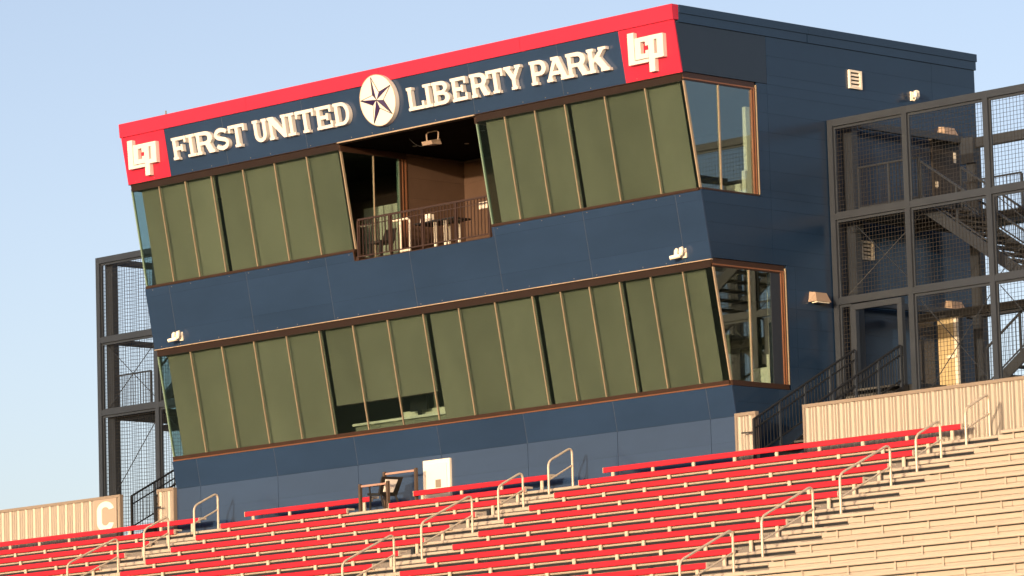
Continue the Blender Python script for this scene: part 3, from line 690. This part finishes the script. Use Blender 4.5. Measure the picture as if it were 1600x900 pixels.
# ------------------------------------------------------------------ fixtures
def sec_cam(loc, face, label):
    """face: 'front' (mounted on leaning front) or 'side'"""
    t = thing('security_camera', label, 'camera', loc, 'white security cameras')
    x, y, z = loc
    def P(u, out, v):   # u along wall, out from wall, v up
        return (x+u, y-out, z+v) if face == 'front' else (x+out, y+u, z+v)
    g = G(); g.hexa([P(-.07,0,-.10),P(.07,0,-.10),P(.07,.035,-.10),P(-.07,.035,-.10),P(-.07,0,.12),P(.07,0,.12),P(.07,.035,.12),P(-.07,.035,.12)]); g.build('mount_plate', 'ivory', t)
    G().tube([P(.03,.03,.05),P(.03,.13,.06)], [.05,.042], 12).build('arm', 'ivory', t, smooth=True)
    G().tube([P(.03,.10,.13),P(.03,.14,.10),P(.025,.15,.0),P(.02,.14,-.05)], [.03,.06,.06,.035], 12).build('housing', 'ivory', t, smooth=True)
    G().tube([P(-.08,.17,.11),P(-.09,.19,.06),P(-.10,.19,-.04)], [.03,.05,.045], 12).build('knuckle', 'ivory', t, smooth=True)
    b = G().tube([P(-.0,.15,-.055),P(-.23,.25,-.09)], .048, 12).build('barrel', 'ivory', t, smooth=True)
    G().tube([P(-.231,.2505,-.09),P(-.236,.253,-.0906)], .034, 12).build('lens', 'black', b)
sec_cam((-18.38,-T*3.03-.0,3.03), 'front', 'white security camera near the left end of the middle blue band')
sec_cam((-.78,-T*3.02-.0,3.02), 'front', 'white security camera near the right corner of the middle blue band')
sec_cam((0.0,6.70,7.27), 'side', 'white security camera high on the right side wall')
def wall_pack(y, z, label):
    t = thing('wall_light', label, 'wall light', (0,y,z), 'beige wall pack lights on the right side wall')
    w2 = .25
    G().hexa([(.0,y-w2-.03,z),(.24,y-w2,z),(.24,y+w2,z),(.0,y+w2+.03,z),(.0,y-w2+.02,z+.24),(.15,y-w2+.06,z+.22),(.15,y+w2-.06,z+.22),(.0,y+w2-.02,z+.24)]).build('housing', 'fixture', t)
    G().box(.06, .22, y-w2+.04, y+w2-.04, z-.025, z-.002).build('lens', 'lens', t)
wall_pack(3.0, 2.06, 'beige wall light low on the side wall before the stair tower')
wall_pack(7.85, 6.40, 'beige wall light above the upper dark door in the stair tower')
wall_pack(7.85, 2.20, 'beige wall light above the open cream door in the stair tower')
def vent(y, z, label):
    t = thing('louvre_vent', label, 'vent', (0,y,z), 'white louvre vents on the side wall')
    h, w2 = .44, .22
    g = G(); g.box(.001,.06,y-w2,y-w2+.04,z,z+h); g.box(.001,.06,y+w2-.07,y+w2,z,z+h); g.box(.001,.06,y-w2+.04,y+w2-.07,z,z+.03); g.box(.001,.06,y-w2+.04,y+w2-.07,z+h-.05,z+h); g.build('frame', 'ivory', t)
    G().box(.001,.008,y-w2+.04,y+w2-.07,z+.03,z+h-.05).build('backing', 'black', t)
    for k in range(4):
        z0 = z+.035+k*.088
        G().hexa([(.05,y-w2+.04,z0),(.062,y-w2+.04,z0),(.062,y+w2-.07,z0),(.05,y+w2-.07,z0),(.012,y-w2+.04,z0+.055),(.03,y-w2+.04,z0+.06),(.03,y+w2-.07,z0+.06),(.012,y+w2-.07,z0+.055)]).build('blade', 'ivory', t)
vent(4.63, 7.24, 'white louvred vent high on the open side wall')
vent(4.83, 3.20, 'white louvred vent behind the mesh of the right stair tower')
# floodlight hanging under the balcony ceiling
t = thing('floodlight', 'beige yoke floodlight hanging from the balcony ceiling', 'floodlight', (-8.75,-.75,6.95))
g = G(); g.tube([(-8.95,-.75,6.72),(-8.97,-.75,6.90),(-8.90,-.75,6.945),(-8.62,-.75,6.945),(-8.55,-.75,6.90),(-8.57,-.75,6.72)], .018, 6); g.build('yoke', 'fixture', t)
G().hexa([(-8.93,-.92,6.60),(-8.59,-.92,6.60),(-8.60,-.60,6.63),(-8.92,-.60,6.63),(-8.93,-.96,6.69),(-8.59,-.96,6.69),(-8.64,-.62,6.77),(-8.88,-.62,6.77)]).build('lamp_head', 'fixture', t)
G().tube([(-8.95,-.72,6.75)]+[(-9.0-.75*k/10,-.6,6.75-.16*math.sin(math.pi*k/10)+.19*k/10) for k in range(11)], .009, 5).build('cable', 'black', t)
# roof antenna
t = tag(G().tube([(-18.3,-1.0,8.4),(-18.3,-1.0,8.80)], .02, 6).build('roof_pipe', 'corr_trim'), 'small pale pipe sticking up from the roof near the left end', 'pipe')
# white cabinet on base wall
t = thing('wall_cabinet', 'white rectangular cabinet fixed to the blue base wall', 'cabinet', (-9.80,.10,DECK))
G().box(-10.26, -9.33, .07, .135, -1.80, -.84).build('body', 'ivory', t); G().box(-10.12, -9.42, .045, .069, -1.66, -.93).build('door', 'cream_letter', t); G().box(-9.80,-9.62,.03,.044,-1.52,-1.33).build('latch_plate', 'corr_trim', t)
# barrier frames and black chair in the gap
def frame(x0, x1, y, ztop, zb, label):
    t = thing('barrier_frame', label, 'barrier', (x0,y,zb), 'timber barrier frames at the platform gap')
    for x in (x0, x1): G().box(x-.034, x+.034, y-.034, y+.034, zb, ztop+.04).build('post', 'wood', t)
    G().box(x0+.046, x1-.046, y-.02, y+.02, ztop-.04, ztop+.008).build('top_rail', 'wood_rail', t)
frame(-11.30, -10.32, -1.05, -1.40, deck(1), 'nearer brown timber barrier frame in front of the black chair')
frame(-11.17, -10.06, -.36, -1.08, deck(0), 'farther brown timber barrier frame behind the black chair')
t = thing('stadium_chair', 'black plastic chair with white print on its back, in the bench gap', 'chair', (-10.75,-.72,deck(0)))
zc = deck(0)
G().hexa([(-11.18,-.92,zc+.40),(-10.70,-.98,zc+.36),(-10.62,-.52,zc+.36),(-11.08,-.46,zc+.40),(-11.20,-.92,zc+.46),(-10.70,-.98,zc+.42),(-10.62,-.52,zc+.42),(-11.10,-.46,zc+.46)]).build('seat', 'black', t)
bk = G().hexa([(-10.74,-1.0,zc+.36),(-10.68,-1.0,zc+.36),(-10.60,-.50,zc+.36),(-10.66,-.50,zc+.36),(-10.56,-1.04,zc+.80),(-10.51,-1.04,zc+.80),(-10.40,-.46,zc+.80),(-10.45,-.46,zc+.80)]).build('backrest', 'black', t)
G().hexa([(-10.63,-.92,zc+.44),(-10.595,-.92,zc+.44),(-10.555,-.66,zc+.44),(-10.59,-.66,zc+.44),(-10.53,-.94,zc+.74),(-10.495,-.94,zc+.74),(-10.44,-.60,zc+.74),(-10.475,-.60,zc+.74)]).build('white_print', 'cream_letter', bk)
for (x, y, x2, y2) in ((-11.10,-.90,-11.04,-.98),(-11.00,-.50,-10.96,-.44),(-10.68,-.96,-10.52,-1.0),(-10.62,-.54,-10.46,-.50)): G().bar((x,y,zc+.41), (x2,y2,zc), .035, .035, up=(1,0,0)).build('leg', 'black', t)
G().bar((-11.10,-.95,zc+.62), (-10.66,-1.0,zc+.60), .04, .03).build('armrest', 'black', t); G().bar((-11.06,-.95,zc+.44), (-11.08,-.95,zc+.61), .03, .03, up=(1,0,0)).build('armrest_post', 'black', t)
# balcony furniture
t = thing('bar_table', 'high table with dark top and white legs behind the balcony railing', 'table', (-9.6,.3,FLU))
G().box(-10.35, -8.95, .05, .65, FLU+.76, FLU+.80).build('table_top', 'black', t)
for x, y in ((-9.66,.12),(-9.31,.12),(-9.66,.58),(-9.31,.58)): G().box(x-.025, x+.025, y-.025, y+.025, FLU, FLU+.758).build('leg', 'ivory', t)
t = thing('tube_frame', 'white bent tube frame at the left behind the balcony railing', 'stand', (-10.8,.25,FLU))
G().tube([(-11.22,.2,FLU+1.0),(-10.72,.2,FLU+1.0),(-10.66,.2,FLU+.94),(-10.66,.2,FLU)], .035, 8).build('front_tube', 'ivory', t, smooth=True); G().tube([(-11.02,.24,FLU),(-11.02,.24,FLU+.96)], .028, 8).build('rear_tube', 'ivory', t); G().tube([(-11.0,.22,FLU+.22),(-10.68,.22,FLU+.22)], .028, 8).build('lower_tube', 'ivory', t)
tag(G().hexa([(-10.18,.10,FLU+.802),(-9.84,.10,FLU+.802),(-9.84,.30,FLU+.802),(-10.18,.30,FLU+.802),(-10.16,.14,FLU+.99),(-9.86,.14,FLU+.99),(-9.86,.28,FLU+.99),(-10.16,.28,FLU+.99)]).build('white_box', 'ivory', None, origin=(-10,.2,FLU+.8)), 'white box standing on the dark balcony table', 'box')
tag(G().hexa([(-7.25,-.74,4.86),(-6.92,-.74,4.86),(-6.92,-.66,4.86),(-7.25,-.66,4.86),(-7.25,-.74,5.02),(-6.92,-.74,5.02),(-6.92,-.66,5.02),(-7.25,-.66,5.02)]).build('white_placard', 'ivory', None, origin=(-7.1,-.7,4.86)), 'small white placard at the right end of the balcony railing', 'placard')
t = thing('lounge_chair', 'low dark chair in the left corner of the balcony', 'chair', (-11.2,-.3,FLU))
G().box(-11.38,-10.95,-.5,-.05,FLU+.38,FLU+.44).build('seat','black',t); G().hexa([(-11.4,-.08,FLU+.44),(-10.95,-.08,FLU+.44),(-10.95,-.03,FLU+.44),(-11.4,-.03,FLU+.44),(-11.36,.06,FLU+.78),(-11.0,.06,FLU+.78),(-11.0,.1,FLU+.78),(-11.36,.1,FLU+.78)]).build('backrest','black',t)
for x, y in ((-11.34,-.46),(-10.99,-.46),(-11.34,-.09),(-10.99,-.09)): G().box(x-.02,x+.02,y-.02,y+.02,FLU,FLU+.379).build('leg','black',t)

# ------------------------------------------------------------------ stair towers
def stair_tower(mirror, label, xmax):
    mx = (lambda x: -19.5-x) if mirror else (lambda x: x)
    t = thing('stair_tower', label, 'stair tower', (mx(2.4), 5.8, DECK), 'steel stair towers beside the press box')
    def bx(g, x0, x1, y0, y1, z0, z1):
        a, b = sorted((mx(x0), mx(x1))); return g.box(a, b, y0, y1, z0, z1)
    def P(x, y, z): return (mx(x), y, z)
    Y0, Y1 = 3.57, 8.1
    xs = [.10, 2.37, 4.78, 7.19]; zb = [DECK, 2.03, 4.02, 6.22]
    zl = [(2.03,2.18),(4.02,4.17),(6.22,6.385)]
    # front frame
    for x in xs: bx(G(), x-.075, x+.075, Y0, Y0+.15, DECK, 6.385).build('post', 'steel', t)
    for z0, z1 in zl:
        for a, b in zip(xs[:-1], xs[1:]): bx(G(), a+.076, b-.076, Y0+.003, Y0+.147, z0, z1).build('beam', 'steel', t)
    # rear frame and inner columns
    for x, y in ((.17,4.2),(7.02,3.93),(.65,Y1),(3.0,Y1),(5.2,Y1),(7.1,Y1)): bx(G(), x-.15, x+.15, y-.10, y+.10, DECK, 6.3).build('column', 'steel', t)
    bx(G(), .30, 7.3, Y1-.08, Y1+.12, 6.08, 6.31).build('rear_beam', 'steel', t)
    bx(G(), .30, 7.3, Y1-.08, Y1+.12, 2.0, 2.2).build('rear_beam', 'steel', t)
    for x in (7.19,): 
        for z0, z1 in zl: bx(G(), x-.07, x+.07, Y0+.151, Y1-.11, z0, z1).build('side_beam', 'steel', t)
    for z0, z1 in zl: bx(G(), .33, .45, 4.31, Y1-.11, z0, z1).build('side_beam', 'steel', t)
    # mesh panels: one per bay
    def mesh_x(x0, x1, y, z0, z1):
        g = G(); n = int((x1-x0)/.1)
        for k in range(1, n+1):
            x = x0+(x1-x0)*k/(n+1); bx(g, x-.0036, x+.0036, y-.0036, y+.0036, z0, z1)
        n = int((z1-z0)/.1)
        for k in range(1, n+1):
            z = z0+(z1-z0)*k/(n+1); bx(g, x0, x1, y+.004, y+.011, z-.0036, z+.0036)
        o = g.build('mesh_panel', 'wire', t); o['kind'] = 'stuff'
        g = G(); w_ = .035
        bx(g, x0, x0+w_, y-.02, y+.02, z0, z1); bx(g, x1-w_, x1, y-.02, y+.02, z0, z1); bx(g, x0+w_, x1-w_, y-.02, y+.02, z1-.06, z1); bx(g, x0+w_, x1-w_, y-.02, y+.02, z0, z0+.03)
        g.build('mesh_frame', 'steel', o)
    zz_ = [(DECK+.02,2.028),(2.183,4.018),(4.173,6.218)]
    for bi, (a, b) in enumerate(zip(xs[:-1], xs[1:])):
        for zi, (z0, z1) in enumerate(zz_):
            if bi == 0 and zi == 0:
                mesh_x(.177, .50, Y0+.08, z0, z1); continue
            mesh_x(a+.077, b-.077, Y0+.08, z0, z1)
    if False:
        for (a, b) in ((.82,2.83),(3.17,5.03),(5.37,6.93)):
            for zi, (z0, z1) in enumerate([(DECK+.02,1.98),(2.22,6.06)]): mesh_x(a, b, Y1+.02, z0, z1)
    # end mesh on the outer side
    g = G(); X = mx(7.19)
    for k in range(1, 43):
        y = Y0+.15+.1*k; g.box(X-.0028, X+.0028, y-.0028, y+.0028, DECK, 6.22)
    for k in range(1, 82):
        z = DECK+.1*k; g.box(X+.004, X+.011, Y0+.16, Y1-.11, z-.0028, z+.0028)
    o = g.build('mesh_panel', 'wire', t); o['kind'] = 'stuff'
    # entrance portal
    bx(G(), .53, .67, Y0+.02, Y0+.13, DECK, 1.86).build('door_post', 'steel', t); bx(G(), 1.93, 2.07, Y0+.02, Y0+.13, DECK, 1.86).build('door_post', 'steel', t); bx(G(), .53, 2.07, Y0+.02, Y0+.13, 1.865, 2.0).build('door_head', 'steel', t)
    # landings
    for nm, (x0, x1, y0, y1, z) in (('landing', (.12,2.35,3.75,7.9,0.0)), ('landing', (.33,2.35,4.05,7.9,4.25)), ('landing', (5.48,7.1,3.95,7.9,2.13))):
        bx(G(), x0, x1, y0, y1, z-.20, z-.0).build(nm, 'steel_dark', t)
    # flights: upper flight (front lane) and lower flight (rear lane)
    def flight(xa, za, xb, zb2, y0, y1):
        n = 11
        dirx = 1 if xb > xa else -1
        for y in (y0, y1):
            g = G(); g.bar(P(xa,y,za-.08), P(xb,y,zb2-.08), .05, .26); g.build('stringer', 'steel', t)
        for k in range(n):
            u = (k+.5)/n; x = xa+(xb-xa)*u; z = za+(zb2-za)*u
            bx(G(), x-.15, x+.15, y0+.03, y1-.03, z-.04, z).build('tread', 'tread', t)
        for y in (y0, y1):
            G().bar(P(xa,y,za+.95), P(xb,y,zb2+.95), .045, .045).build('handrail', 'steel', t)
            G().bar(P(xa,y,za+.14), P(xb,y,zb2+.14), .03, .03).build('lower_rail', 'steel', t)
            for k in range(4):
                u = k/3; x = xa+(xb-xa)*u; z = za+(zb2-za)*u
                bx(G(), x-.022, x+.022, y-.022, y+.022, z, z+.93).build('rail_post', 'steel', t)
            g = G()
            for k in range(1, 28):
                u = k/28; x = xa+(xb-xa)*u; z = za+(zb2-za)*u
                bx(g, x-.006, x+.006, y-.006, y+.006, z+.15, z+.93)
            o = g.build('rail_infill', 'wire', t); o['kind'] = 'stuff'
    flight(2.37, 4.20, 5.46, 2.13, 4.12, 5.55)
    flight(2.37, 0.0, 5.46, 2.13, 6.2, 7.65)
    def guard(x0, x1, y, z, along='x', xc=None, y0=None, y1=None):
        if along == 'x':
            bx(G(), x0, x1, y-.022, y+.022, z+.98, z+1.02).build('handrail', 'steel', t); bx(G(), x0, x1, y-.018, y+.018, z+.04, z+.08).build('lower_rail', 'steel', t)
            n = max(2, int((x1-x0)/.85)+1)
            for k in range(n):
                x = x0+(x1-x0)*k/(n-1); bx(G(), x-.025, x+.025, y-.025, y+.025, z, z+.979).build('rail_post', 'steel', t)
            g = G(); m = int((x1-x0)/.11)
            for k in range(1, m): x = x0+(x1-x0)*k/m; bx(g, x-.006, x+.006, y-.006, y+.006, z+.08, z+.98)
            o = g.build('rail_infill', 'wire', t); o['kind'] = 'stuff'
    guard(.50, 2.33, 4.09, 4.25); guard(5.50, 7.06, 4.0, 2.13); guard(2.07, 2.35, 3.95, 0.0) ; guard(.5, 2.3, 7.85, 4.25); guard(5.5, 7.0, 7.85, 2.13)
    # tie rods
    for a, b in ((P(.30,4.12,3.95),P(2.37,3.78,2.25)), (P(2.37,4.12,3.95),P(.30,3.78,2.25)), (P(2.45,3.76,1.95),P(4.70,3.76,-.4)), (P(4.70,3.78,1.95),P(2.45,3.78,-.4)), (P(4.85,3.78,4.0),P(7.1,3.78,2.2)), (P(4.85,3.76,2.2),P(7.1,3.76,4.0)),(P(4.85,3.78,1.95),P(7.1,3.78,-.4))):
        G().tube([a,b], .012, 6).build('tie_rod', 'steel', t)
    bx(G(), .22, .36, 4.05, 4.35, 3.75, 4.0).build('gusset', 'steel', t); bx(G(), .42, .82, 7.9, 8.0, 5.7, 6.32).build('gusset', 'steel', t)
    bx(G(), .46, 7.1, 5.75, 5.95, 3.85, 4.02).build('floor_beam', 'steel_dark', t); bx(G(), .46, 7.1, 5.75, 5.95, 1.72, 1.9).build('floor_beam', 'steel_dark', t)
stair_tower(False, 'dark steel mesh-clad stair tower right of the press box', 8)
stair_tower(True, 'dark steel mesh-clad stair tower left of the press box', 8)

# entry stairs
def entry(mirror, label):
    mx = (lambda x: -19.5-x) if mirror else (lambda x: x)
    t = thing('entry_stair', label, 'stairs', (mx(1.36), 1.8, DECK), 'entry stairs up to the stair towers')
    def bx(g, x0, x1, y0, y1, z0, z1):
        a, b = sorted((mx(x0), mx(x1))); return g.box(a, b, y0, y1, z0, z1)
    n = 11; y0, y1 = .35, 3.72; dz = -DECK/n
    for k in range(n):
        y = y0+(y1-y0)*k/n; z = DECK+dz*(k+1)
        bx(G(), .70, 2.02, y, y+.33, z-.05, z-.003).build('tread', 'tread', t)
    sl = (-DECK)/(y1-y0)
    for x in (.67, 2.05):
        G().bar((mx(x),y0-.1,DECK-.03), (mx(x),y1,-.10), .05, .28).build('stringer', 'steel_dark', t)
        ya, yb = -.02 if x < 1 else .35, 3.50
        za, zb_ = -.87+.51*(ya+.02), .92
        if x > 1: za, zb_ = -.72, .88
        G().tube([(mx(x),ya,za),(mx(x),yb,zb_)], .028, 8).build('handrail', 'steel_dark', t)
        G().tube([(mx(x),ya,za-.22),(mx(x),yb,zb_-.22)], .02, 6).build('mid_rail', 'steel_dark', t)
        G().tube([(mx(x),ya,za-.80),(mx(x),yb,zb_-.80)], .02, 6).build('lower_rail', 'steel_dark', t)
        for k in range(5):
            y = ya+(yb-ya)*k/4; z = za+(zb_-za)*k/4
            G().box(mx(x)-.026, mx(x)+.026, y-.026, y+.026, max(z-1.0,DECK), z).build('rail_post', 'steel_dark' if k == 0 else 'steel', t)
        g = G()
        for k in range(1, 32):
            y = ya+(yb-ya)*k/32; z = za+(zb_-za)*k/32
            g.box(mx(x)-.007, mx(x)+.007, y-.007, y+.007, z-.80, z)
        o = g.build('rail_infill', 'steel_dark', t); o['kind'] = 'stuff'
    G().tube([(mx(.67),-.02,-1.16),(mx(.36),-.10,-1.16)], .018, 6).build('handrail_return', 'steel_dark', t)
    bx(G(), 2.0, 2.04, 1.55, 1.95, -1.02, -.98).build('handrail_bracket', 'steel_dark', t)
    G().tube([(mx(2.05),3.50,.88),(mx(2.05),3.56,.86),(mx(2.05),3.56,.66),(mx(2.05),3.50,.66)], .02, 6).build('rail_end', 'steel_dark', t)
entry(False, 'dark steel stairs with railings rising behind the right corrugated wall')
entry(True, 'dark steel stairs with railings in the left wall opening beside the C')
